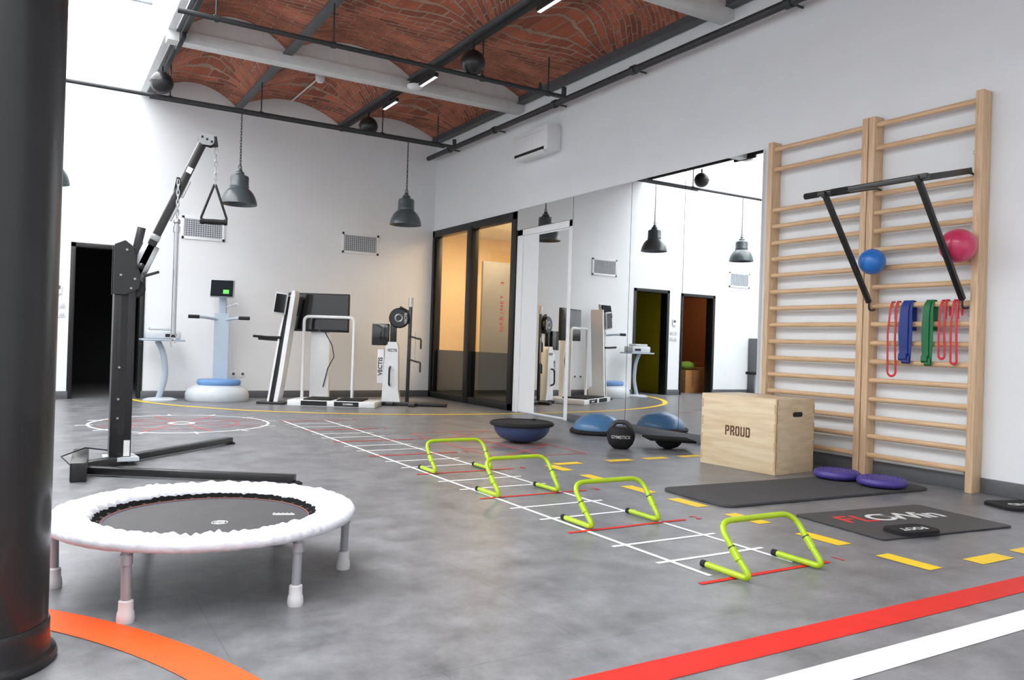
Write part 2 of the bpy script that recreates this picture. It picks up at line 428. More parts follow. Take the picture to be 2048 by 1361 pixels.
y=-1.5
while y<B: g.box((-2.62,y-.03,4.6),(1.02,y+.03,4.72));y+=1.15
for x in(-1.4,-.2): g.box((x-.03,-2,4.6),(x+.03,B,4.72))
struct(g,"trim_%d"%k);k+=1
g=G(black_frame)
y0,y1=8.6,11.08;fx0,fx1=W-.03,W+.08
g.box((fx0,y0,0),(fx1,y0+.1,2.52),.004);g.box((fx0,y1-.07,0),(fx1,y1,2.52),.004);g.box((fx0,y0,2.42),(fx1,y1,2.52),.004);g.box((fx0,y0,0),(fx1,y1,.09),.004)
g.box((fx0-.01,9.79,0),(fx1,9.93,2.46),.004)
g.box((fx0+.02,8.72,.09),(fx1,8.76,2.42),.003);g.box((fx0+.02,10.95,.09),(fx1,10.99,2.42),.003)
struct(g,"door_1")
g=G(glass,film);g.box((W+.03,8.7,.09),(W+.036,10.99,2.42));g.mat(1).box((W+.024,8.76,.09),(W+.028,10.95,.72));g.obj("window_2",kind="structure")
t=thing("glass_door_lettering","red vertical room sign lettering on glass door","lettering",(W+.02,9.0,1.3))
for i,ch in enumerate("GABINET"): text(ch,.10,(0,0,-.27+.07*i),(0,0,1),(0,1,0),red_print,t,name="red_letter")
text("3",.10,(0,0,.33),(0,0,1),(0,1,0),red_print,t,name="red_numeral")
g=G(white_paint,white_wall)
g.box((W-.03,7.37,0),(W,7.44,2.27),.006);g.box((W-.03,8.44,0),(W,8.57,2.27),.006);g.box((W-.03,7.37,2.19),(W,8.57,2.27),.006)
g.mat(1).box((W-.012,7.44,.01),(W,8.44,2.19));struct(g,"door_4")

# ---------------------------------------------------------------- mirror panels
seams=[4.64,5.56,6.34,7.365]
mg="tall wall mirror panels"
for i in range(3):
    a,b_=seams[i]+.003,seams[i+1]-.003
    g=G(mirror_mat)
    g.box((W-.03,a,.08),(W-.001,b_,2.53))
    o=g.obj("wall_mirror",smooth=False);meta(o,"tall frameless mirror panel fixed to white wall","mirror",mg)
g=G(mirror_mat);g.box((W-.018,7.45,.03),(W-.0121,8.08,2.17));meta(g.obj("wall_mirror",smooth=False),"narrow mirror panel on white door leaf","mirror",mg)
g=G(mirror_mat);g.box((W-.03,7.37,2.273),(W-.001,8.58,2.53));meta(g.obj("wall_mirror",smooth=False),"low wide mirror panel above white door","mirror",mg)

# ---------------------------------------------------------------- camera
f,yaw,pit,rol=1593.9,radians(30.8),radians(.246),radians(1.856)
F=Vector((sin(yaw)*cos(pit),cos(yaw)*cos(pit),sin(pit)));R0=Vector((cos(yaw),-sin(yaw),0));U0=R0.cross(F)
R=R0*cos(rol)+U0*sin(rol);U=-R0*sin(rol)+U0*cos(rol)
cd=bpy.data.cameras.new("camera");cam=bpy.data.objects.new("camera",cd);COL.objects.link(cam)
mt=Matrix((R,U,-F)).transposed().to_4x4();mt.translation=Vector((0,0,.85));cam.matrix_world=mt
cd.sensor_width=36;cd.sensor_fit='HORIZONTAL';cd.lens=36*f/2048;cd.clip_start=.05;SC.camera=cam

# ---------------------------------------------------------------- light
w=bpy.data.worlds.new("world");SC.world=w;w.use_nodes=True
w.node_tree.nodes["Background"].inputs[0].default_value=(.93,.97,1,1);w.node_tree.nodes["Background"].inputs[1].default_value=1.2
def area(name,loc,rot,sx,sy,p,col=(1,1,1)):
    l=bpy.data.lights.new(name,'AREA');l.shape='RECTANGLE';l.size=sx;l.size_y=sy;l.energy=p;l.color=col
    o=bpy.data.objects.new(name,l);COL.objects.link(o);o.location=loc;o.rotation_euler=rot;return o
area("office_lamp",(6.6,10.3,2.75),(0,0,0),1.6,2.5,190,(1,.70,.38))
area("store_room_fill",(-1.2,12.6,2.5),(0,0,0),.8,.8,14,(1,.75,.5))  # added warm fill that brightens the store room, no fixture modelled
SC.view_settings.view_transform='Standard'

# ---------------------------------------------------------------- cast iron column
t=thing("cast_iron_column","glossy black cast iron column with stepped round base","column",(-.110,2.395,0))
G(col_mat).lathe([(0,.105),(.158,.105),(.156,1),(.154,4.1),(0,4.1)],seg=64).obj("shaft",t)
G(col_mat).lathe([(0,0),(.178,0),(.182,.012),(.178,.024),(.166,.03),(.164,.05),(.163,.075),(.163,.095),(.160,.105),(0,.105)],seg=64).obj("base",t)
G(grey_metal).lathe([(.154,3.0),(.2,3.02),(.24,3.1),(.24,3.14),(.154,3.15)],seg=40).obj("collar",t)

# ---------------------------------------------------------------- mini trampoline
TR=(.536,2.935,0)
t=thing("mini_trampoline","round mini trampoline with white padded skirt and dark mat","trampoline",TR)
g=G(fabric_white);n=600;rings=[]
prof=[(.366,.214,.3),(.369,.228,1.2),(.376,.238,1.9),(.388,.243,2.1),(.405,.246,1.8),(.425,.248,1.4),(.45,.250,1.1),(.475,.249,.8),(.492,.244,.45),(.502,.234,.35),(.503,.222,.35),(.498,.213,.5),(.488,.208,.3)]
def wr(a,r): return .5*sin(31*a+2.4*sin(5*a)+9*(r-.4))+.5*sin(57*a+3*sin(7*a)-12*(r-.4))+.35*sin(97*a+2*sin(11*a)-9*(r-.4))+.3*sin(13*a+60*r)
for r,z,k_ in prof:
    ring=[]
    for i in range(n):
        a=2*pi*i/n;d=wr(a,r)*.0042*k_
        ring.append(g.bm.verts.new(((r+d*1.1)*cos(a),(r+d*1.1)*sin(a),z+d)))
    rings.append(ring)
for a_,b_ in zip(rings,rings[1:]):
    for i in range(n):
        j=(i+1)%n;g.bm.faces.new((a_[i],a_[j],b_[j],b_[i]))
g.obj("padded_skirt",t,angle=80)
g=G(black_matte);g.tube([(.475*cos(2*pi*i/60),.475*sin(2*pi*i/60),.222) for i in range(60)],.014,10,closed=True);g.obj("frame_ring",t)
mat_tr=M("trampoline_mat",S(70,70,72),.7,var=.06,bump=.2,bscale=300,spec=.35)
g=G(mat_tr);g.lathe([(0,.205),(.332,.205),(.338,.203),(0,.2)],seg=80);g.obj("jumping_mat",t)
g=G(M("purple_edging",S(66,52,92),.6),M("orange_edging",S(150,90,44),.6))
g.lathe([(.333,.2065),(.338,.2065),(.338,.2),(.333,.2)],seg=80,close=True)
g.mat(1).lathe([(.3395,.208),(.341,.2085),(.341,.205),(.3395,.204)],seg=80,close=True);g.obj("edge_binding",t)
g=G(black_matte)
for i in range(36):
    a=2*pi*i/36
    for da in(-.045,.045):
        g.tube([(.342*cos(a),.342*sin(a),.206),(.40*cos(a+da),.40*sin(a+da),.212),(.465*cos(a+da),.465*sin(a+da),.216)],.004,6)
g.obj("bungee_cords",t)["kind"]="stuff"
dark_lin=M("black_lining",S(14,14,15),.9,spec=.1)
g=G(dark_lin);g.lathe([(.345,.204),(.374,.226),(.376,.21),(.347,.194)],seg=80,close=True);g.obj("inner_lining",t)
for k_ in(-128,-66,-13,46,108,171):
    a=radians(k_);c=Vector((.47*cos(a),.47*sin(a),0))
    l=subpart("leg",t)
    G(leg_grey).cyl(c+Vector((0,0,.04)),c*1.01+Vector((0,0,.215)),.0145).obj("leg_tube",l)
    G(rubber_white).lathe([(0,0),(.024,0),(.0255,.01),(.0235,.03),(.021,.034),(.0205,.062),(.0165,.066),(0,.066)],c=c,seg=24).obj("rubber_foot",l)
    G(leg_grey).cyl(c*1.01+Vector((0,0,.17)),c*1.01+Vector((0,0,.2)),.0175).obj("leg_socket",l)
em=subpart("printed_emblem",t);ex,ey=.02,-.09
G(white_print).tube([(ex+.026*cos(a),ey+.026*sin(a),.2055) for a in[2*pi*i/32 for i in range(32)]],.0012,6,closed=True).obj("emblem_ring",em)
for q in range(5):
    a=2*pi*q/5+.3;G(white_print).tube([(ex+.012*cos(a)+.006*cos(b),ey+.012*sin(a)+.006*sin(b),.2055) for b in[2*pi*i/12 for i in range(12)]],.0009,5,closed=True).obj("emblem_petal",em)
g=G(white_print)
for i in range(5): g.tube([(.215+.014*i,-.03-.006*i,.2055),(.222+.014*i,-.015-.006*i,.2055),(.228+.014*i,-.038-.006*i,.2055)],.0025,5)
g.box((.21,-.055,.205),(.285,-.049,.2065),rot=(0,0,-.35));g.obj("printed_logo",t)["kind"]="stuff"

# ---------------------------------------------------------------- hurdles
def hurdle(loc):
    t=thing("agility_hurdle","small lime green tube hurdle with black foot caps","hurdle",loc,group="lime green agility hurdles")
    wd=.40;r=.0125
    L=fillet([(0,.21,r),(0,-.02,r),(-.005,.05,.08)],.05)
    G(lime).tube(L,r).obj("foot",t)
    L2=[Vector((wd-p.x,p.y,p.z)) for p in L];G(lime).tube(L2,r).obj("foot",t)
    top=fillet([(-.005,.05,.08),(-.012,.15,.192),(wd+.012,.15,.192),(wd+.005,.05,.08)],.075,8);G(lime).tube(top,r*.93).obj("crossbar",t)
    for x in(0,wd):
        G(black_rubber).cyl((x,.21,r),(x,.235,r),r*1.1).obj("foot_cap",t)
    for sx,x in((-1,-.007),(1,wd+.007)):
        for q in(.085,.1,.112):
            a=Vector((x,.05+(q-.08)*.89,q));d=Vector((0,.67,.74))*.0015;G(black_matte).cyl(a-d,a+d,r*1.08).obj("joint_ring",t)
    G(lime).cyl((-.006,.043,.072),(-.008,.075,.108),r*1.2).obj("joint_sleeve",t)
    G(lime).cyl((wd+.006,.043,.072),(wd+.008,.075,.108),r*1.2).obj("joint_sleeve",t)
    return t
h=hurdle((2.26,2.05,0.003))
for loc,rz in(((2.22,2.955,.003),0),((2.19,3.765,.003),.03),((2.2,4.59,.003),0)): dup(h,loc,rz)

# ---------------------------------------------------------------- floor markings
Z=.0015
t=thing("agility_ladder_marking","white and red taped agility ladder on grey floor","floor marking")
g=G(whitetape);g.strip([(2.2,2.18),(2.14,8.0)],.022,Z);g.strip([(2.66,2.18),(2.56,8.0)],.022,Z)
ys=[];y=2.12
while y<8.05: ys.append(y);y+=.2785
for i,y in enumerate(ys):
    if i%3:
        f_=(y-2.18)/5.8;g.strip([(2.13-.06*f_,y),(2.73-.1*f_,y)],.022,Z*.9)
g.obj("white_lines",t,normals=False)
for i,y in enumerate(ys):
    if i%3==0: G(redtape).strip([(2.09,y),(2.80,y)],.024,Z*1.3).obj("red_line",t,normals=False)
for i,y in enumerate(ys[::3]):
    text(str(i+1),.09,(2.88,y+.01,.002),(1,0,0),(0,1,0),redtape,t,name="red_numeral",ext=.0002)
t=thing("dashed_tape_marking","yellow dashed tape rectangle on grey floor","floor marking")
def dash(a,b): G(yellow).strip([a,b],.088,Z).obj("yellow_dash",t,normals=False)
for y in(4.55,4.13,3.70,3.28,2.85,2.40,1.98): dash((3.12,y+.12),(3.12,y-.12))
for x in(3.3,3.77,4.12,4.48): dash((x-.11,4.7),(x+.11,4.7))
for x in(3.5,3.86,4.3,4.7): dash((x-.12,1.86),(x+.12,1.86))
meta(G(redtape).strip([(-3,1.6),(5.1,1.59)],.115,Z).obj("red_tape_line",normals=False),"wide red tape stripe on grey floor","floor marking")
meta(G(whitetape).strip([(-3,1.375),(5.1,1.37)],.105,Z).obj("white_tape_line",normals=False),"wide white tape stripe on grey floor","floor marking")
meta(G(orangetape).strip([(-1.526+2.06*cos(a),1.359+2.06*sin(a)) for a in[radians(-20+120*i/60) for i in range(61)]],.125,Z*1.5).obj("orange_tape_arc",normals=False),"wide orange curved tape arc on grey floor","floor marking")
pts=[(1.0,B-.02),(1.12,10.6),(1.32,10.15),(1.62,9.7),(2.08,9.2),(2.8,8.73),(3.56,8.43),(4.3,8.30),(5.0,8.26),(W-.05,8.26)]
def smooth_path(p,n=8):
    out=[];P=[Vector((a[0],a[1],0)) for a in p]
    for i in range(len(P)-1):
        p0=P[max(i-1,0)];p1=P[i];p2=P[i+1];p3=P[min(i+2,len(P)-1)]
        for k in range(n):
            t=k/n;out.append(.5*((2*p1)+(p2-p0)*t+(2*p0-5*p1+4*p2-p3)*t*t+(3*p1-p0-3*p2+p3)*t**3))
    out.append(P[-1]);return out
meta(G(yellow).strip(smooth_path(pts),.075,Z).obj("yellow_tape_curve",normals=False),"yellow curved tape line around the machine area","floor marking")
t=thing("target_circle_marking","white and red round compass target on floor","floor marking",(1.19,8.0,0))
g=G(whitetape);g.strip([(.78*cos(a),.78*sin(a)) for a in[2*pi*i/72 for i in range(72)]],.024,Z,closed=True)
for q in range(12):
    a=2*pi*q/12;g.strip([(.74*cos(a),.74*sin(a)),(.88*cos(a),.88*sin(a))],.024,Z*1.2)
g.strip([(.1*cos(a),.1*sin(a)) for a in[2*pi*i/36 for i in range(36)]],.04,Z*1.4,closed=True)
g.obj("white_rings",t,normals=False)
faint=M("faded_red_tape",S(196,88,84),.5,var=.06)
g=G(faint);g.strip([(.5*cos(a),.5*sin(a)) for a in[2*pi*i/60 for i in range(60)]],.014,Z,closed=True)
for q in range(8):
    a=2*pi*q/8+.2;g.strip([(.13*cos(a),.13*sin(a)),(.74*cos(a),.74*sin(a))],.02,Z*1.1)
g.obj("red_spokes",t,normals=False)
g=G(faint)
x0,x1,ya,yb=2.95,3.75,5.1,6.7
for x in(x0,x1,(x0+x1)/2): g.strip([(x,ya),(x,yb)],.02,Z)
for y in(5.1,5.63,6.16,6.7): g.strip([(x0,y),(x1,y)],.02,Z*1.1)
g.strip([(x0,ya),(x1,5.63)],.02,Z*1.2);g.strip([(x0,6.16),(x1,5.63)],.02,Z*1.2);g.strip([(x0,6.16),(x1,6.7)],.02,Z*1.2)
meta(g.obj("red_grid_marking",normals=False),"thin red taped exercise grid on floor","floor marking")

# ---------------------------------------------------------------- wall bars
FX=5.065
def wall_bars(ya,yb,label):
    t=thing("wall_bars",label,"wall bars",(0,0,0),group="wooden wall bars")
    for y in(ya,yb):
        G(pine_v).box((FX,y-.024,0),(W-.001,y+.024,2.55),.004).obj("post",t)
    zs=[2.49,2.325]+[1.995-.1325*k_ for k_ in range(15)]
    for z in zs:
        G(pine_h).tube([(FX+.03,ya+.02,z),(FX+.03,yb-.02,z)],.018,14,flat=(.015,.0185)).obj("rung",t)
    for z in(2.17,1.13,.12):
        g=G(grey_metal);g.box((FX+.05,ya+.02,z-.012),(W-.002,ya+.06,z+.012),.002);g.cyl((FX+.055,ya+.024,z),(FX+.055,ya+.032,z),.006);g.obj("wall_bracket",t)
    return t
wall_bars(2.83,3.585,"pale pine wall bars with black pull-up frame attached")
wall_bars(3.64,4.50,"pale pine wall bars section beside the mirror")
t=thing("pull_up_frame","black steel pull-up frame hooked on wall bars","pull-up bar",(0,0,0))
yl,yr=3.54,2.88;fx=4.53
for y in(yl,yr):
    G(black_metal).bar((fx-.03,y,1.915),(FX+.01,y,2.045),.028,.04,bev=.004).obj("upper_arm",t)
    G(black_metal).bar((fx,y,1.91),(FX-.035,y,1.22),.028,.036,up=(0,1,0),bev=.004).obj("diagonal_strut",t)
    G(black_metal).tube(fillet([(FX-.04,y,1.24),(FX-.035,y,1.17),(FX+.0,y,1.165),(FX+.03,y,1.172)],.02),.007,8).obj("hook",t)
    G(black_metal).tube(fillet([(FX-.005,y,2.03),(FX+.03,y,2.03),(FX+.06,y,2.025)],.02),.008,8).obj("hook",t)
G(black_metal).bar((fx,yr-.06,1.93),(fx,yl+.16,1.93),.034,.034,bev=.005).obj("crossbar",t)
for a,b_ in((yl+.06,yl+.165),(yl-.18,yl-.05)): G(black_rubber).cyl((fx,a,1.93),(fx,b_,1.93),.021).obj("grip_sleeve",t)
meta(G(ball_blue).sphere((0,0,0),.09,40).obj("exercise_ball",loc=(FX-.089,3.49,1.50)),"small blue exercise ball wedged against wall bars","ball")
meta(G(ball_pink).sphere((0,0,0),.108,40).obj("exercise_ball",loc=(FX-.107,2.88,1.555)),"small raspberry pink exercise ball wedged on wall bars","ball")
def band(yc,spread,zb,width,mat,label):
    zt=1.2+.023;x=FX+.03;g=G(mat)
    if width<.02:
        p=[(x+.025,yc+spread*.35,zt-.12),(x+.025,yc+spread*.35,zt-.03),(x+.012,yc+spread*.35,zt+.002),(x-.012,yc+spread*.35,zt+.002),(x-.030,yc+spread*.35,zt-.03),(x-.033,yc+spread*.62,(zt+zb)/2+.05)]
        for k_ in range(15):
            a=pi*k_/14;p.append((x-.034,yc+cos(a)*spread*.5,zb+spread*.5*(1-sin(a))))
        p+=[(x-.033,yc-spread*.3,(zt+zb)/2),(x-.03,yc-spread*.35,zt-.03),(x-.012,yc-spread*.35,zt+.004),(x+.012,yc-spread*.35,zt+.004),(x+.025,yc-spread*.35,zt-.03),(x+.025,yc-spread*.35,zt-.1)]
        g.tube(p,.006,8,flat=(.004,.008))
    else:
        for off,sh,zz in((0,-.012,zb),(.008,.014,zb+.02)):
            q=[(x+.027+off*.5,yc+sh*.3,zt-.2),(x+.026,yc+sh*.3,zt-.03),(x+.014,yc+sh*.3,zt+.003+off*.3),(x-.014,yc+sh*.3,zt+.003+off*.3),(x-.030-off,yc+sh*.7,zt-.03)]
            ws=[.9,.9,.9,.9,.9]
            for k_ in range(1,9):
                u_=k_/9;q.append((x-.033-off-.006*sin(pi*u_),yc+sh*(.7+.3*sin(pi*u_)),zt-.03+(zz+.02-zt+.03)*u_));ws.append(.85+.15*sin(pi*u_)**2)
            q+=[(x-.042-off,yc+sh*.7,zz),(x-.052-off,yc+sh*.7,zz+.012),(x-.05-off,yc+sh*.7,zz+.05)];ws+=[.9,.85,.8]
            g.ribbon(q,(0,width,0),.004,ws)
    meta(g.obj("resistance_band"),label,"resistance band","resistance bands hanging on wall bars")
band(3.375,.06,.71,.012,band_red,"thin red resistance band looped over a rung")
band(3.275,.05,.80,.068,band_blue,"wide blue resistance band folded over a rung")
band(3.12,.05,.79,.05,band_green,"medium green resistance band folded over a rung")
band(3.025,.04,.84,.012,band_red,"thin red resistance band looped over a rung")
band(2.945,.04,.81,.012,band_red,"thin red resistance band looped over a rung")

# ---------------------------------------------------------------- plyo box
t=thing("plyometric_box","light birch plywood plyometric jump box","box",(4.565,4.11,0),radians(4))
hx,hy,hz=.215,.335,.525
g=G(ply);g.box((-hx,-hy,0),(hx,hy,hz),.003);g.obj("body",t)
g=G(ply2)
for k_ in range(4):
    z=.03+k_*.13
    g.box((-hx-.0008,-hy,z),(-hx+.01,-hy+.018,z+.065));g.box((-hx,-hy-.0008,z+.065),(-hx+.018,-hy+.01,z+.13 if k_<3 else z+.1))
    g.box((-hx-.0008,hy-.018,z),(-hx+.01,hy,z+.065));g.box((hx-.018,-hy-.0008,z),(hx,-hy+.01,z+.065))
g.obj("finger_joints",t)["kind"]="stuff"
G(black_matte).prism(rrect(-.055,-.017,.055,.017,.016),-.001,.004,mtx=Matrix.Translation((.02,-hy,.415))@XZ).obj("hand_hole_shade",t)  # solid black plate on the face, stands for the shade inside the hole
GL={'P':[(0,0,1.2,6),(1.45,4.9,3.5,6),(2.8,3.1,4,5.3),(1.45,2.3,3.5,3.4)],
'R':[(0,0,1.2,6),(1.45,4.9,3.5,6),(2.8,3.1,4,5.3),(1.45,2.3,3.3,3.4),(2.7,0,4,2.2)],
'O':[(0,.6,1.2,5.4),(2.8,.6,4,5.4),(.5,4.9,1.8,6),(2.2,4.9,3.5,6),(.5,0,1.8,1.1),(2.2,0,3.5,1.1)],
'U':[(0,.6,1.2,6),(2.8,.6,4,6),(.5,0,1.8,1.1),(2.2,0,3.5,1.1)],
'D':[(0,0,1.2,6),(1.45,4.9,3.5,6),(2.8,.6,4,5.4),(1.45,0,3.5,1.1)]}
u=.0092;uz=.0118;yy=.105
st=subpart("stencil_lettering",t)
for ch in "PROUD":
    g=G(brown_print)
    for i,(a,b_,c_,d_) in enumerate(GL[ch]): g.box((-hx-.0012-.0001*i,yy-c_*u,.235+b_*uz),(-hx,yy-a*u,.235+d_*uz))
    g.obj("stencil_letter",st);yy-=5*u

# ---------------------------------------------------------------- mats, discs, boards
def quadmat(name,label,cat,c,w,d,rz,th,mat,r=.03,group=None):
    g=G(mat);g.prism(rrect(-w/2,-d/2,w/2,d/2,r),0,th,bev=min(.003,th*.3));o=g.obj(name,loc=(c[0],c[1],.0035),rot=(0,0,rz));meta(o,label,cat,group);return o
quadmat("exercise_mat","long dark grey foam exercise mat on floor","mat",(4.08,3.31),1.72,.56,radians(-3),.012,mat_grey,.06)
t=thing("slide_board","charcoal slide training board with red and white lettering","training board",(3.84,2.475,.0035),radians(-6))
G(mat_board).prism(rrect(-.46,-.275,.46,.275,.02),0,.006,bev=.002).obj("board",t)
for ch,x,mm in(("F",-.27,red_print),("L",-.16,red_print),("O",-.04,white_print),("W",.11,white_print),("i",.23,white_print),("n",.305,white_print)):
    text(ch,.19,(x-.02,.07-x*.06,.0065),(1,-.06,0),(.06,1,0),mm,t,name="board_letter",bold=.003,ext=.0003,sx=1.15)
t=thing("foot_pad","small black foot pad with white lettering","foot pad",(3.62,2.285,.0105),radians(-8))
G(black_rubber).prism(rrect(-.125,-.075,.125,.075,.04),0,.018,bev=.005).obj("pad",t)
text("FOOT",.06,(0,-.01,.0185),(-1,0,0),(0,-1,0),white_print,t,bold=.001,ext=.0003)
t=thing("foot_pad","black rounded foot pad lying beside the wall","foot pad",(4.93,2.42,.0),radians(-20))
G(black_rubber).prism(rrect(-.2,-.12,.2,.12,.05),0,.018,bev=.005).obj("pad",t)
text("HAND",.08,(0,0,.0185),(-1,0,0),(0,-1,0),white_print,t,bold=.001,ext=.0003)
def disc(loc,r):
    t=thing("balance_disc","purple inflated balance cushion with small studs","balance disc",loc,group="purple balance cushions")
    G(purple).lathe([(0,.006),(r*.6,.002),(r*.9,.008),(r*.985,.02),(r,.03),(r*.985,.04),(r*.93,.052),(r*.82,.057),(r*.7,.055),(r*.4,.06),(0,.062)],seg=56).obj("cushion",t)
    g=G(purple)
    for rr,nn in((.25,8),(.45,16),(.62,22),(.78,28)):
        for i in range(nn):
            a=2*pi*i/nn;g.sphere((r*rr*cos(a),r*rr*sin(a),.057),.0055,6)
    o=g.obj("studs",t);o["kind"]="stuff";return t
d=disc((4.63,3.46,.0155),.15);dup(d,(4.65,3.145,.0155))

# ---------------------------------------------------------------- balance domes, kettlebell, board
t=thing("balance_dome","navy balance dome trainer turned flat side up","balance trainer",(3.62,5.86,0))
pr=[(0,0)]
for k_ in range(1,15):
    a=radians(90*k_/14);pr.append((.245*sin(a)**.8,.15*(1-cos(a))))
G(bosu_dark).lathe(pr,seg=56).obj("dome",t)
G(black_rubber).lathe([(.245,.145),(.268,.147),(.278,.155),(.278,.167),(.268,.177),(.25,.181),(.24,.173),(0,.175)],seg=56).obj("platform",t)
for q in range(2):
    a=pi*q+.6;G(black_matte).box((.24*cos(a)-.03,.24*sin(a)-.02,.173),(.24*cos(a)+.03,.24*sin(a)+.02,.184),.004,rot=(0,0,a)).obj("grip",t)
t=thing("balance_dome","steel blue balance dome trainer beside the mirror","balance trainer",(4.74,6.25,0))
G(black_rubber).lathe([(0,0),(.25,0),(.278,.01),(.282,.025),(.268,.04),(.24,.042),(0,.042)],seg=56).obj("platform",t)
pr=[(.245,.036)]
for k_ in range(1,20):
    a=radians(90*k_/19);rr=.245*cos(a);zz=.036+.16*sin(a);pr.append((max(rr,0) if k_<19 else 0,zz+(.002 if k_%4==0 else 0)))
G(bosu_blue).lathe(pr,seg=56).obj("dome",t)
kl=(4.22,5.25,0)
t=thing("kettlebell_ball","black round kettlebell ball with white lettering","kettlebell",kl,rz=-atan2(kl[0],kl[1]))
G(black_rubber).lathe([(0,0),(.05,.0),(.07,.008),(.1,.04),(.114,.08),(.118,.11),(.114,.14),(.098,.17),(.07,.185),(0,.18)],seg=48).obj("body",t)
G(M("charcoal_rubber",S(58,58,62),.6)).tube(fillet([(-.088,0,.16),(-.05,0,.222),(.05,0,.222),(.088,0,.16)],.05,8),.019,14).obj("handle",t)
G(M("inner_grey_rubber",S(90,90,94),.6)).lathe([(0,.184),(.05,.186),(.058,.182)],seg=32).obj("grip_recess",t)
def wk(c):
    a=c.x/.118;return Vector((.1195*sin(a),-.1195*cos(a),.105+c.y))
text("GYMSTICK",.036,(0,0,0),(1,0,0),(0,0,1),white_print,t,warp=wk,bold=.0008)
t=thing("balance_board","square black rocker board tilted on a dome","balance board",(4.63,5.12,0),radians(-31))
dull=M("dull_black_plywood",S(26,26,28),.9,var=.1,spec=.08)
G(black_rubber).lathe([(0,0),(.04,.004),(.08,.02),(.105,.045),(.115,.072),(0,.072)],seg=36).obj("rocker_dome",t)
g=G(dull);g.box((-.195,-.195,.072),(.195,.195,.092),.008,rot=(radians(-2),radians(2),0));g.obj("platform",t)

# ---------------------------------------------------------------- cable column machine
t=thing("cable_pulley_machine","black steel cable pulley column with angled arm and handle","exercise machine",(.47,5.62,0))
def L(x,y,z): return (x-.47,y-5.62,z)
G(black_metal).box((-.062,-.062,.03),(.062,.062,1.38),.006).obj("column",t)
G(white_print).box((.02,-.0635,.06),(.055,-.0625,.16)).obj("rating_sticker",t)
g=G(black_matte);g.box((-.02,-.0635,.2),(.02,-.063,1.2));g.obj("column_slot",t)
G(black_metal).bar(L(.28,5.25,.032),L(1.3,4.57,.032),.062,.042,bev=.006).obj("base_leg",t)
G(black_metal).bar(L(.5,5.66,.032),L(1.31,6.42,.032),.062,.042,bev=.006).obj("base_leg",t)
G(black_metal).bar(L(.22,5.02,.055),L(.26,5.62,.055),.085,.11,bev=.008).obj("base_foot",t)
G(black_metal).bar(L(.24,5.38,.036),L(.5,5.62,.036),.07,.045,bev=.006).obj("base_link",t)
for p in((1.3,4.57),(1.31,6.42)): G(black_rubber).box((p[0]-.47-.035,p[1]-5.62-.035,0),(p[0]-.47+.035,p[1]-5.62+.035,.013),.004).obj("rubber_foot",t)
g=G(grey_plastic);g.prism([(-.09,-.09),(.11,-.09),(.09,.09),(-.09,.09)],.03,.055);g.obj("base_plate",t)
for y in(-.078,.062):
    G(black_metal).prism([(-.07,1.08),(.0,1.08),(.075,1.12),(.085,1.2),(.03,1.39),(-.01,1.42),(-.07,1.39)],y,y+.016,mtx=XZ).obj("head_bracket",t)
for p in((.0,1.36),(-.03,1.2),(.03,1.12),(.05,1.18),(-.02,.62),(-.02,.42),(-.02,.3)): G(grey_metal).cyl((p[0],-.076 if p[1]>1 else -.062,p[1]),(p[0],-.09 if p[1]>1 else -.070,p[1]),.007).obj("bolt",t)
G(black_matte).lathe([(0,-.055),(.05,-.055),(.058,-.045),(.048,0),(.058,.045),(.05,.055),(0,.055)],c=(.06,0,1.12),axis=(0,1,0),seg=32).obj("cable_drum",t)
A0=Vector((.045,0,1.16));A1=Vector((.44,0,2.12));d=(A1-A0).normalized()
G(silver).bar(A0+d*.06,A0+d*.27,.10,.06,up=(0,1,0),bev=.006).obj("arm_clamp",t)
G(black_metal).bar(A0,A1,.052,.06,up=(0,1,0),bev=.006).obj("arm",t)
G(grey_metal).bar(A0+d*.30+Vector((0,-.028,0)),A0+d*.34+Vector((0,-.028,0)),.058,.016,up=(0,1,0),bev=.003).obj("adjuster_plate",t)
G(white_print).bar(A0+d*.80+Vector((0,-.031,0)),A0+d*.84+Vector((0,-.031,0)),.035,.004,up=(0,1,0)).obj("warning_sticker",t)
g=G(black_metal);g.cyl((.08,-.12,1.26),(.08,-.02,1.26),.012);g.sphere((.08,-.13,1.26),.02,12);g.obj("locking_knob",t)
G(black_metal).bar((.05,.03,1.30),(.09,.03,1.52),.03,.05,bev=.004).obj("counter_arm",t)
G(black_metal).bar((.1,-.08,1.2),(.19,-.08,1.235),.018,.018,bev=.004).obj("adjusting_lever",t)
for fr in(.45,.62): G(silver).cyl(A0+d*fr+Vector((.038,-.02,0)),A0+d*(fr+.12)+Vector((.038,-.02,0)),.007).obj("guide_rod",t)
P=A1
for y in(-.034,.030): G(grey_metal).prism(rrect(P.x-.03,P.z-.02,P.x+.065,P.z+.055,.03),y,y+.004,mtx=XZ).obj("pulley_plate",t)
g=G(black_matte);g.lathe([(0,-.02),(.035,-.02),(.028,0),(.035,.02),(0,.02)],c=(P.x+.05,0,P.z+.01),axis=(0,1,0),seg=24);g.obj("pulley_wheel",t)
g=G(black_metal);g.bar((P.x+.07,0,P.z+.05),(P.x+.082,0,P.z-.02),.03,.03,bev=.005);g.obj("cable_guide",t)
for q in range(3): G(black_matte).cyl((P.x-.01+.03*q,-.036,P.z+.03-.012*q),(P.x-.01+.03*q,-.033,P.z+.03-.012*q),.008).obj("plate_hole",t)
hx_=P.x+.085
g=G(silver);chain(g,(hx_,0,P.z-.03),(hx_,0,P.z-.28),.014,.004);g.obj("chain",t)["kind"]="stuff"
hd=subpart("pull_handle",t,(hx_,0,0),-radians(20))
zg=1.60
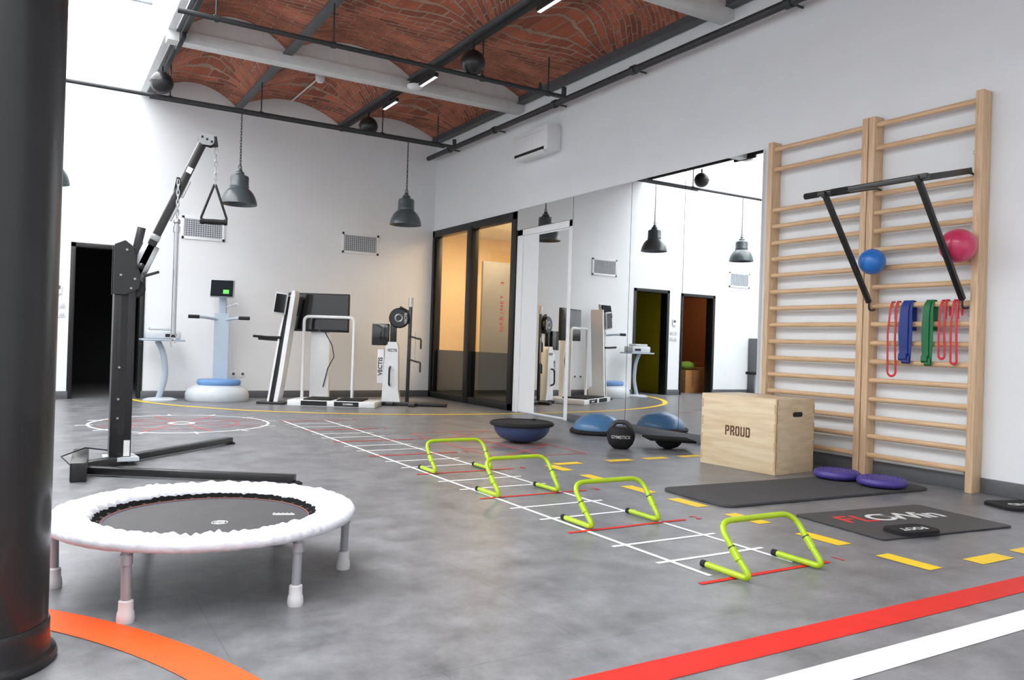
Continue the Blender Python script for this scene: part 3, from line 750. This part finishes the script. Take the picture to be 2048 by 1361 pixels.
G(black_rubber).lathe([(0,-.085),(.018,-.085),(.021,-.07),(.017,-.058),(.019,0),(.017,.058),(.021,.07),(.018,.085),(0,.085)],c=(0,0,zg),axis=(1,0,0),seg=20).obj("grip",hd)
g=G(black_matte);g.tube(fillet([(-.07,0,zg),(-.083,0,zg+.02),(0,0,zg+.26),(.083,0,zg+.02),(.07,0,zg)],.02),.008,8);g.obj("strap",hd)
sx=.29
g=G(black_matte);g.ribbon([(sx-.02,0,1.72),(sx,-.045,1.86),(sx+.012,-.045,1.80)],(.02,0,0),.004);g.obj("strap",t)
g=G(silver);chain(g,(sx,-.05,1.84),(sx,-.05,1.58),.012,.004);g.obj("chain",t)["kind"]="stuff"
hb_=subpart("hanging_bar",t)
G(silver).cyl((sx,-.05,.84),(sx,-.05,1.57),.016).obj("bar_shaft",hb_)
G(silver).sphere((sx,-.05,1.57),.022,14).obj("bar_end",hb_)
G(silver).lathe([(.016,1.5),(.022,1.5),(.022,1.54),(.016,1.54)],c=(sx,-.05,0),seg=18).obj("bar_collar",hb_)
G(silver).tube([(sx+.018*cos(a),-.05,.82+.02*sin(a)) for a in[2*pi*i/16 for i in range(16)]],.004,6,closed=True).obj("bar_ring",hb_)
G(silver).tube([(sx+.012*cos(a),-.05,.78+.022*sin(a)) for a in[2*pi*i/16 for i in range(13)]],.004,6).obj("snap_hook",hb_)
g=G(black_matte);g.tube([(-.25,-.55,.05),(-.33,-.4,.12),(-.2,-.2,.14),(-.07,-.05,.1)],.004,6);g.obj("cord",t)
meta(G(black_matte).box((-.27,4.62,0),(-.02,4.92,.36),.01).obj("equipment_case"),"black upright equipment case beside the column","case")

# ---------------------------------------------------------------- ceiling services
for y,xa,xb in((9.65,-2.9,4.75),(6.98,.9,4.7)):
    t=thing("ceiling_pipe","dark grey sprinkler pipe with clamps below vaults","pipe",(0,y,3.47))
    G(dark_pipe).cyl((xa,0,0),(xb,0,0),.022).obj("pipe_run",t)
    if y>9: G(dark_pipe).cyl((1.0,.1,-.0),(xb-.1,.1,0),.014).obj("conduit_run",t)
    for x in(1.2,2.2,3.72,4.5):
        G(dark_pipe).cyl((x,0,0),(x,0,.38),.008,seg=8).cyl((x-.02,0,0),(x+.02,0,0),.03).obj("clamp",t)
    G(dark_pipe).cyl((xb,0,-.02),(xb,0,.1),.026).obj("pipe_end",t);G(dark_pipe).cyl((xb-.3,0,0),(xb-.3,0,.09),.016).obj("pipe_stub",t)
t=thing("ceiling_pipe","thick dark grey pipe running along white wall","pipe",(5.0,0,3.6))
G(dark_pipe).cyl((0,-1.5,0),(0,11.02,0),.035).obj("pipe_run",t)
for y in(2,4.3,6.2,7.6,9,10.3): G(dark_pipe).cyl((0,y-.03,0),(0,y+.03,0),.046).cyl((0,y,0),(.16,y,0),.01,seg=8).obj("clamp",t)
for i,(x,y) in enumerate(((3.6,6.96),(3.6,9.84),(1.1,9.56))):
    t=thing("spherical_speaker","glossy black spherical ceiling loudspeaker on short mount","speaker",(x,y,3.6),group="spherical ceiling speakers")
    G(black_metal).sphere((0,0,0),.12,36).obj("body",t)
    G(black_matte).cyl((0,0,.11),(0,0,.178),.014).obj("mount_rod",t)
    G(dark_pipe).lathe([(.121,-.004),(.1235,-.004),(.1235,.004),(.121,.004)],seg=40,close=True).obj("seam_ring",t)
for x,zr,ya,yb,heads in((3.62,3.78,-1,11,(5.6,8.05,9.15,3.5)),(1.15,3.79,-1,11,(8.6,6.3))):
    t=thing("track_light_rail","black lighting track with slim linear heads","track light",(x,0,zr))
    G(black_matte).box((-.02,ya,0),(.02,yb,.045),.003).obj("rail",t)
    dz=0 if x>2 else .03
    for y in heads:
        h_=subpart("light_head",t)
        G(black_matte).box((-.022,y-.21,-.075+dz),(.022,y+.21,-.03+dz),.004).obj("housing",h_)
        if x>2: G(led_white).box((-.018,y-.2,-.079),(.018,y+.2,-.075)).obj("diffuser",h_)
        G(black_matte).cyl((0,y,-.03+dz),(0,y,.002),.01).obj("stem",h_)
t=thing("smoke_detector","white round smoke detector with conduit on brick vault","smoke detector",(2.92,9.75,4.08))
G(white_plastic).lathe([(0,-.07),(.035,-.07),(.055,-.045),(.06,-.01),(.06,.02),(0,.02)],seg=28).obj("detector_head",t)
G(white_plastic).cyl((0,.05,0),(0,1.3,.015),.011,seg=10).obj("conduit",t)
meta(G(white_plastic).lathe([(0,-.05),(.06,-.045),(.09,-.02),(.09,0),(0,0)],seg=28).obj("ceiling_sensor",loc=(3.62,8.42,3.76)),"small white round ceiling sensor under beam","sensor")
def pendant(loc,label):
    t=thing("pendant_lamp",label,"pendant lamp",loc,group="industrial pendant lamps")
    G(lamp_grey).lathe([(.198,0),(.206,.0),(.204,.014),(.196,.05),(.182,.09),(.158,.135),(.13,.168),(.106,.186),(.104,.192),(.108,.2),(.108,.215),(.104,.222),(.104,.31),(.098,.33),(.06,.345),(.05,.36),(.05,.375),(.03,.39),(.022,.42),(0,.425),(0,.41),(.05,.33),(.09,.2),(.15,.13),(.19,.04),(.198,0)],seg=48).obj("lamp_shade",t)
    g=G(dark_pipe);chain(g,(0,0,.44),(0,0,3.46-loc[2]),.011,.0028,.034);g.obj("hanging_chain",t)["kind"]="stuff"
    G(dark_pipe).cyl((.010,0,.43),(.004,0,3.46-loc[2]),.003,seg=6).obj("power_cord",t)
    G(M("frosted_bulb",S(220,220,215),.4)).sphere((0,0,.13),.05,18,(1,1,1.2)).obj("bulb",t)
    g=G(lamp_grey);g.tube([(.02*cos(a),0,.44+.02*sin(a)) for a in[2*pi*i/16 for i in range(16)]],.004,6,closed=True);g.obj("hanging_ring",t)
    return t
pendant((1.98,9.65,2.37),"dark grey industrial pendant lamp on a chain")
pendant((4.06,9.6,2.34),"dark grey industrial pendant lamp on a chain")
pendant((.05,9.65,2.37),"dark grey industrial pendant lamp on a chain")
t=thing("air_conditioner","white wall mounted split air conditioner unit","air conditioner",(W,0,0))
G(white_plastic).box((-.2,7.7,3.1),(0,8.48,3.4),.02).obj("body",t)
G(black_matte).box((-.202,7.76,3.115),(-.15,8.42,3.15)).obj("air_outlet",t)
g=G(white_plastic);g.box((-.225,7.76,3.088),(-.16,8.42,3.098),.002,rot=(0,.35,0));g.obj("louver",t)
G(grey_plastic).box((-.2015,7.78,3.34),(-.2,8.38,3.345)).obj("panel_seam",t)
for x0,x1 in((1.57,2.11),(3.72,4.28),(-1.73,-1.17)):
    t=thing("air_vent","white framed ventilation grille on white wall","vent",((x0+x1)/2,B,2.225),group="wall ventilation grilles")
    w_=(x1-x0)/2;hh=.15
    g=G(white_plastic);g.box((-w_,-.014,-hh),(w_,0,-hh+.035),.003);g.box((-w_,-.014,hh-.035),(w_,0,hh),.003);g.box((-w_,-.014,-hh),(-w_+.035,0,hh),.003);g.box((w_-.035,-.014,-hh),(w_,0,hh),.003);g.obj("frame",t)
    g=G(grey_plastic)
    n=16
    for i in range(n):
        x=-w_+.035+(2*w_-.07)*(i+.5)/n;g.box((x-.004,-.012,-hh+.03),(x+.004,-.004,hh-.03))
    for i in range(9):
        z=-hh+.03+(2*hh-.06)*(i+.5)/9;g.box((-w_+.03,-.009,z-.004),(w_-.03,-.003,z+.004))
    g.obj("grille",t)
    G(M("vent_dark",S(120,122,126),.8)).box((-w_+.03,-.003,-hh+.03),(w_-.03,-.001,hh-.03)).obj("duct_opening",t)
t=thing("thermostat","white wall thermostat with small grey display","thermostat",(.2,B,1.33))
G(white_plastic).box((-.045,-.02,-.06),(.045,0,.06),.005).obj("casing",t);G(dark_base).box((-.03,-.022,0),(.03,-.02,.045)).obj("display",t)
for z in(1.14,1.03):
    for x in(.16,.25):
        t=thing("light_switch","white square light switch on white wall","light switch",(x,B,z),group="light switches")
        G(white_plastic).box((-.04,-.008,-.04),(.04,0,.04),.003).obj("plate",t);G(grey_plastic).box((-.026,-.012,-.026),(.026,-.008,.026),.002).obj("rocker",t)
for x in(2.28,2.4):
    t=thing("wall_socket","white power socket above dark skirting","socket",(x,B,.32),group="power sockets")
    G(white_plastic).box((-.04,-.008,-.04),(.04,0,.04),.003).obj("plate",t);G(dark_base).cyl((0,-.009,0),(0,-.007,0),.02).obj("socket_hole",t)

# ---------------------------------------------------------------- back wall machines
t=thing("vibration_platform","pale grey vibration trainer with blue step and display","exercise machine",(2.0,10.66,0),radians(-20))
G(grey_plastic).lathe([(0,0),(.37,0),(.385,.02),(.385,.09),(.36,.15),(.28,.2),(.0,.2)],seg=48,sy=.88).obj("base_housing",t)
G(blue_top).lathe([(.0,.2),(.25,.2),(.265,.22),(.265,.25),(.25,.27),(0,.27)],c=(.02,-.02,0),seg=40,sy=.85).obj("step_plate",t)
g=G(bluegrey);g.prism([(-.09,-.05),(.09,-.05),(.07,.07),(-.07,.07)],.15,1.12);g.box((-.045,-.02,1.1),(.045,.05,1.36),.01);g.obj("column",t,loc=(0,.2,0))
hb=G(bluegrey);hb.tube(fillet([(-.36,-.06,1.06),(-.2,-.02,1.06),(-.08,.17,1.04),(.08,.17,1.04),(.2,-.02,1.06),(.36,-.06,1.06)],.08),.018,12);hb.obj("handlebar",t)
for s_ in(-1,1): G(black_rubber).cyl((s_*.24,-.033,1.06),(s_*.37,-.062,1.06),.023).obj("grip",t)
g=G(grey_plastic);g.box((-.15,.1,1.32),(.15,.15,1.56),.012,rot=(-.2,0,0));g.obj("display_housing",t)
dscr=M("dark_display_glass",S(22,26,34),.6,spec=.1)
g=G(dscr,green_led);g.box((-.135,.078,1.335),(.135,.097,1.545),rot=(-.2,0,0));g.mat(1).box((.02,.068,1.37),(.09,.08,1.42),rot=(-.2,0,0));g.obj("display_screen",t)
G(grey_plastic).tube([(.05,.14,1.2),(.2,.05,1.25),(.23,.02,1.22)],.008,8).obj("cable",t)
t=thing("device_stand","grey curved stand carrying a white control unit","stand",(1.34,10.75,0))
G(bluegrey).box((-.25,-.17,.74),(.25,.17,.765),.01).obj("table_top",t)
G(bluegrey).tube(fillet([(-.05,0,.74),(.02,0,.6),(.06,0,.3),(-.02,0,.03)],.2,8),.03,14,flat=(.035,.02)).obj("curved_leg",t)
G(grey_plastic).lathe([(0,0),(.2,0),(.2,.015),(.15,.03),(0,.035)],seg=36).obj("foot_plate",t)
g=G(grey_plastic,black_matte);g.box((-.2,-.12,.765),(.2,.12,.87),.02);g.box((-.15,-.1,.87),(.12,.1,.91),.015);g.mat(1).box((.02,-.1215,.79),(.15,-.12,.83));g.obj("control_unit",t)
t=thing("training_tower","white and black leaning training tower with small screen","exercise machine",(2.60,10.12,0),radians(-31))
sl=lambda pts:[(x+(z*.13),z) for x,z in pts]
G(rail_white).prism(sl([(.0,.02),(.05,.02),(.06,.3),(.055,1.36),(.045,1.42),(.01,1.42),(.0,1.36),(.005,.35)]),-.1,.1,mtx=XZ).obj("white_shell",t)
G(black_matte).prism(sl([(-.06,.05),(-.0,.03),(.005,.35),(-.0,1.34),(-.03,1.35),(-.05,.9)]),-.08,.08,mtx=XZ).obj("black_back_panel",t)
G(rail_white).prism(sl([(-.085,.02),(-.06,.02),(-.05,.9),(-.03,1.35),(-.045,1.36),(-.075,.9)]),-.09,.09,mtx=XZ).obj("white_edge",t)
g=G(grey_plastic,screen_mat);g.box((-.01,-.15,1.12),(.14,-.11,1.39),.01,rot=(0,.12,.25));g.mat(1).box((.005,-.157,1.14),(.125,-.15,1.37),rot=(0,.12,.25));g.obj("tablet_screen",t)
for z,s_ in((.83,-.1),(.8,.1)):
    G(black_rubber).tube(fillet([(.07,s_,z),(-.1,s_,z),(-.26,s_-.05,z+.01)],.05),.016,10).obj("support_arm",t)
g=G(black_metal);g.box((-.2,-.15,0),(.14,.15,.03),.01);g.obj("base_plate",t)
t=thing("television_on_stand","black flat screen television on white column stand","television",(3.17,10.22,0),radians(-31))
G(black_matte).box((-.42,-.03,.92),(.38,.02,1.42),.008).obj("housing",t)
G(screen_mat).box((-.405,-.033,.95),(.365,-.03,1.405)).obj("screen",t)
text("LG",.02,(.0,-.034,.935),(1,0,0),(0,0,1),grey_plastic,t,ext=.0004)
G(rail_white).box((-.12,.02,.05),(.13,.1,1.2),.01).obj("column",t)
G(rail_white).box((-.25,-.05,0),(.26,.2,.05),.01).obj("foot",t)
G(black_matte).tube([(.05,.0,.95),(.17,-.02,.75),(.2,-.02,.6),(.12,0,.45),(.06,.01,.2)],.006,8).obj("power_cable",t)
t=thing("balance_platform","white and black force platform with white handrail","exercise machine",(3.26,9.71,0),radians(-32))
G(rail_white).box((-.55,-.27,0),(.53,.2,.075),.01).obj("base_frame",t)
for x0,x1 in((-.36,-.03),(.05,.36)):
    G(black_rubber).box((x0,-.24,.075),(x1,.17,.092),.004).obj("foot_plate",t)
    G(black_matte).box((x0-.02,-.275,.012),(x1-.03,-.27,.068)).obj("front_panel",t)
text("GAMMA",.035,(.2,-.2765,.04),(1,0,0),(0,0,1),white_print,t,ext=.0004,bold=.0005)
G(rail_white).tube(fillet([(-.48,.12,.03),(-.48,.12,1.11),(.16,.12,1.11),(.16,.12,.03)],.07,8),.02,14).obj("handrail",t)
t=thing("cable_resistance_trainer","white and black cable resistance trainer with flywheel","exercise machine",(3.96,9.64,0),radians(-31))
G(black_metal).box((-.12,-.06,0),(.72,.06,.05),.008).obj("base_beam",t)
G(black_metal).box((-.06,-.12,0),(.04,.3,.045),.008).obj("cross_foot",t)
G(black_metal).box((.25,-.22,0),(.33,.22,.045),.008).obj("cross_foot",t)
G(rail_white).prism([(-.12,.05),(.12,.05),(.09,.2),(.075,.76),(.05,.82),(-.06,.82),(-.09,.76),(-.11,.3)],-.06,.06,mtx=XZ).obj("white_body",t)
text("VECTIS",.05,(.0,-.062,.71),(1,0,0),(0,0,1),black_print,t,ext=.0005,bold=.001,sx=.8)
G(rail_white).box((-.19,-.05,.28),(-.105,.06,.72),.01).obj("side_panel",t)
text("VECTIS",.075,(-.147,-.052,.5),(0,0,1),(-1,0,0),black_print,t,ext=.0005,bold=.002,name="vertical_lettering")
G(black_metal).tube(fillet([(-.02,-.065,.5),(-.02,-.12,.48),(-.02,-.12,.28),(-.02,-.065,.26)],.03),.012,10).obj("lever",t)
G(black_metal).box((-.04,-.03,.8),(.04,.03,1.1),.01).obj("neck",t)
fw=(.07,0,1.13)
g=G(black_metal);g.lathe([(0,-.05),(.115,-.05),(.13,-.035),(.13,.035),(.115,.05),(0,.05)],c=fw,axis=(0,1,0),seg=40);g.obj("flywheel",t)
for s_ in(-1,1): G(grey_metal).lathe([(.035,s_*.052),(.045,s_*.056),(.055,s_*.052)],c=fw,axis=(0,1,0),seg=40).obj("flywheel_ring",t)
text("VECTIS",.045,(fw[0]+.09,-.053,fw[2]),(0,0,1),(-1,0,0),white_print,t,ext=.0005,name="wheel_lettering",bold=.0006)
g=G(screen_mat);g.box((-.27,-.06,.77),(-.05,.02,1.05),.01);g.obj("monitor",t)
G(black_metal).bar((.2,.02,.04),(.21,.02,1.3),.035,.045,bev=.004).obj("mast",t)
G(silver).cyl((.21,.02,1.28),(.21,.02,1.40),.032).obj("mast_cap",t)
G(black_metal).bar((.07,.0,1.27),(.21,.02,1.2),.03,.04).obj("mast_link",t)
for z in(.9,.6):
    G(black_metal).tube(fillet([(.21,.0,z),(.33,-.06,z-.03),(.37,-.1,z-.03),(.37,-.1,z-.16)],.03),.012,10).obj("pull_handle",t)
g=G(silver);g.cyl((.29,-.03,.58),(.29,-.03,.95),.006);g.obj("cable",t)
t=thing("storage_cabinet","dark grey metal storage cabinet against back wall","cabinet",(-2.1,10.9,0))
G(dark_base).box((-.35,-.18,0),(.35,.19,1.1),.006).obj("body",t)
for s_ in(-1,1):
    G(M("cabinet_grey",S(104,108,114),.5)).box((s_*.175-.168,-.19,.03),(s_*.175+.168,-.18,1.07),.003).obj("door",t)
t=thing("stool","black round stool with chrome star base","stool",(-1.15,10.35,0))
G(black_rubber).lathe([(0,.42),(.17,.42),(.18,.44),(.17,.47),(0,.475)],seg=32).obj("seat",t)
G(silver).cyl((0,0,.06),(0,0,.42),.02).obj("post",t)
g=G(black_metal)
for q in range(5):
    a=2*pi*q/5;g.bar((0,0,.06),(.24*cos(a),.24*sin(a),.035),.03,.025);g.sphere((.24*cos(a),.24*sin(a),.025),.025,10)
g.obj("star_base",t)
for i,(x,y,z,s_) in enumerate(((-.75,11.75,0,.38),(-1.22,11.9,0,.42),(-1.25,12.4,0,.5))):
    t=thing("cardboard_box","brown taped cardboard box in store room","box",(x,y,z),group="cardboard boxes")
    G(cardboard).box((-s_/2,-s_/2,0),(s_/2,s_/2,s_*1.15),.004).obj("carton",t)
    G(M("brown_tape",S(150,100,60),.3)).box((-.03,-s_/2-.001,s_*.3),(.03,s_/2+.001,s_*1.15+.0005)).obj("tape",t)
meta(G(M("green_cloth",S(120,150,50),.9,var=.1)).sphere((0,0,.09),.17,24,(1,.8,.5)).obj("cushion",loc=(-.75,11.75,.435)),"soft green cushion on a cardboard box","cushion")
t=thing("office_cabinet","grey low cabinet inside warm lit office","cabinet",(7.4,9.9,0))
G(M("office_grey",S(110,108,104),.5)).box((-.3,-.9,0),(.3,.9,.85),.01).obj("body",t)
G(M("office_top",S(150,120,84),.4)).box((-.32,-.92,.85),(.32,.92,.88),.005).obj("worktop",t)
meta(G(M("siren_red",S(200,30,30),.4)).lathe([(0,-.1),(.06,-.09),(.07,0),(0,0)],seg=20).obj("fire_alarm_sounder",loc=(5.75,9.45,2.8)),"small red round fire alarm sounder on ceiling","alarm")
for x,y in((5.8,11.6),(6.2,10.7),(6.0,9.9)):
    meta(G(M("warm_light_panel",S(255,235,200),.4,emit=6)).box((-.3,-.03,-.02),(.3,.03,0),.003).obj("linear_ceiling_light",loc=(x,y,2.8)),"slim warm linear ceiling light in office","ceiling light","office ceiling lights")
t=thing("office_reflection_panel","slate grey panel standing in for a reflection on the office glass","reflection_panel",(6.9,11.6,0))  # opaque panel added for the dark reflection on the right-hand door glass
G(M("slate_panel",S(96,98,100),.4)).box((-.6,-.03,0),(.5,.03,2.2),.006).obj("panel",t)
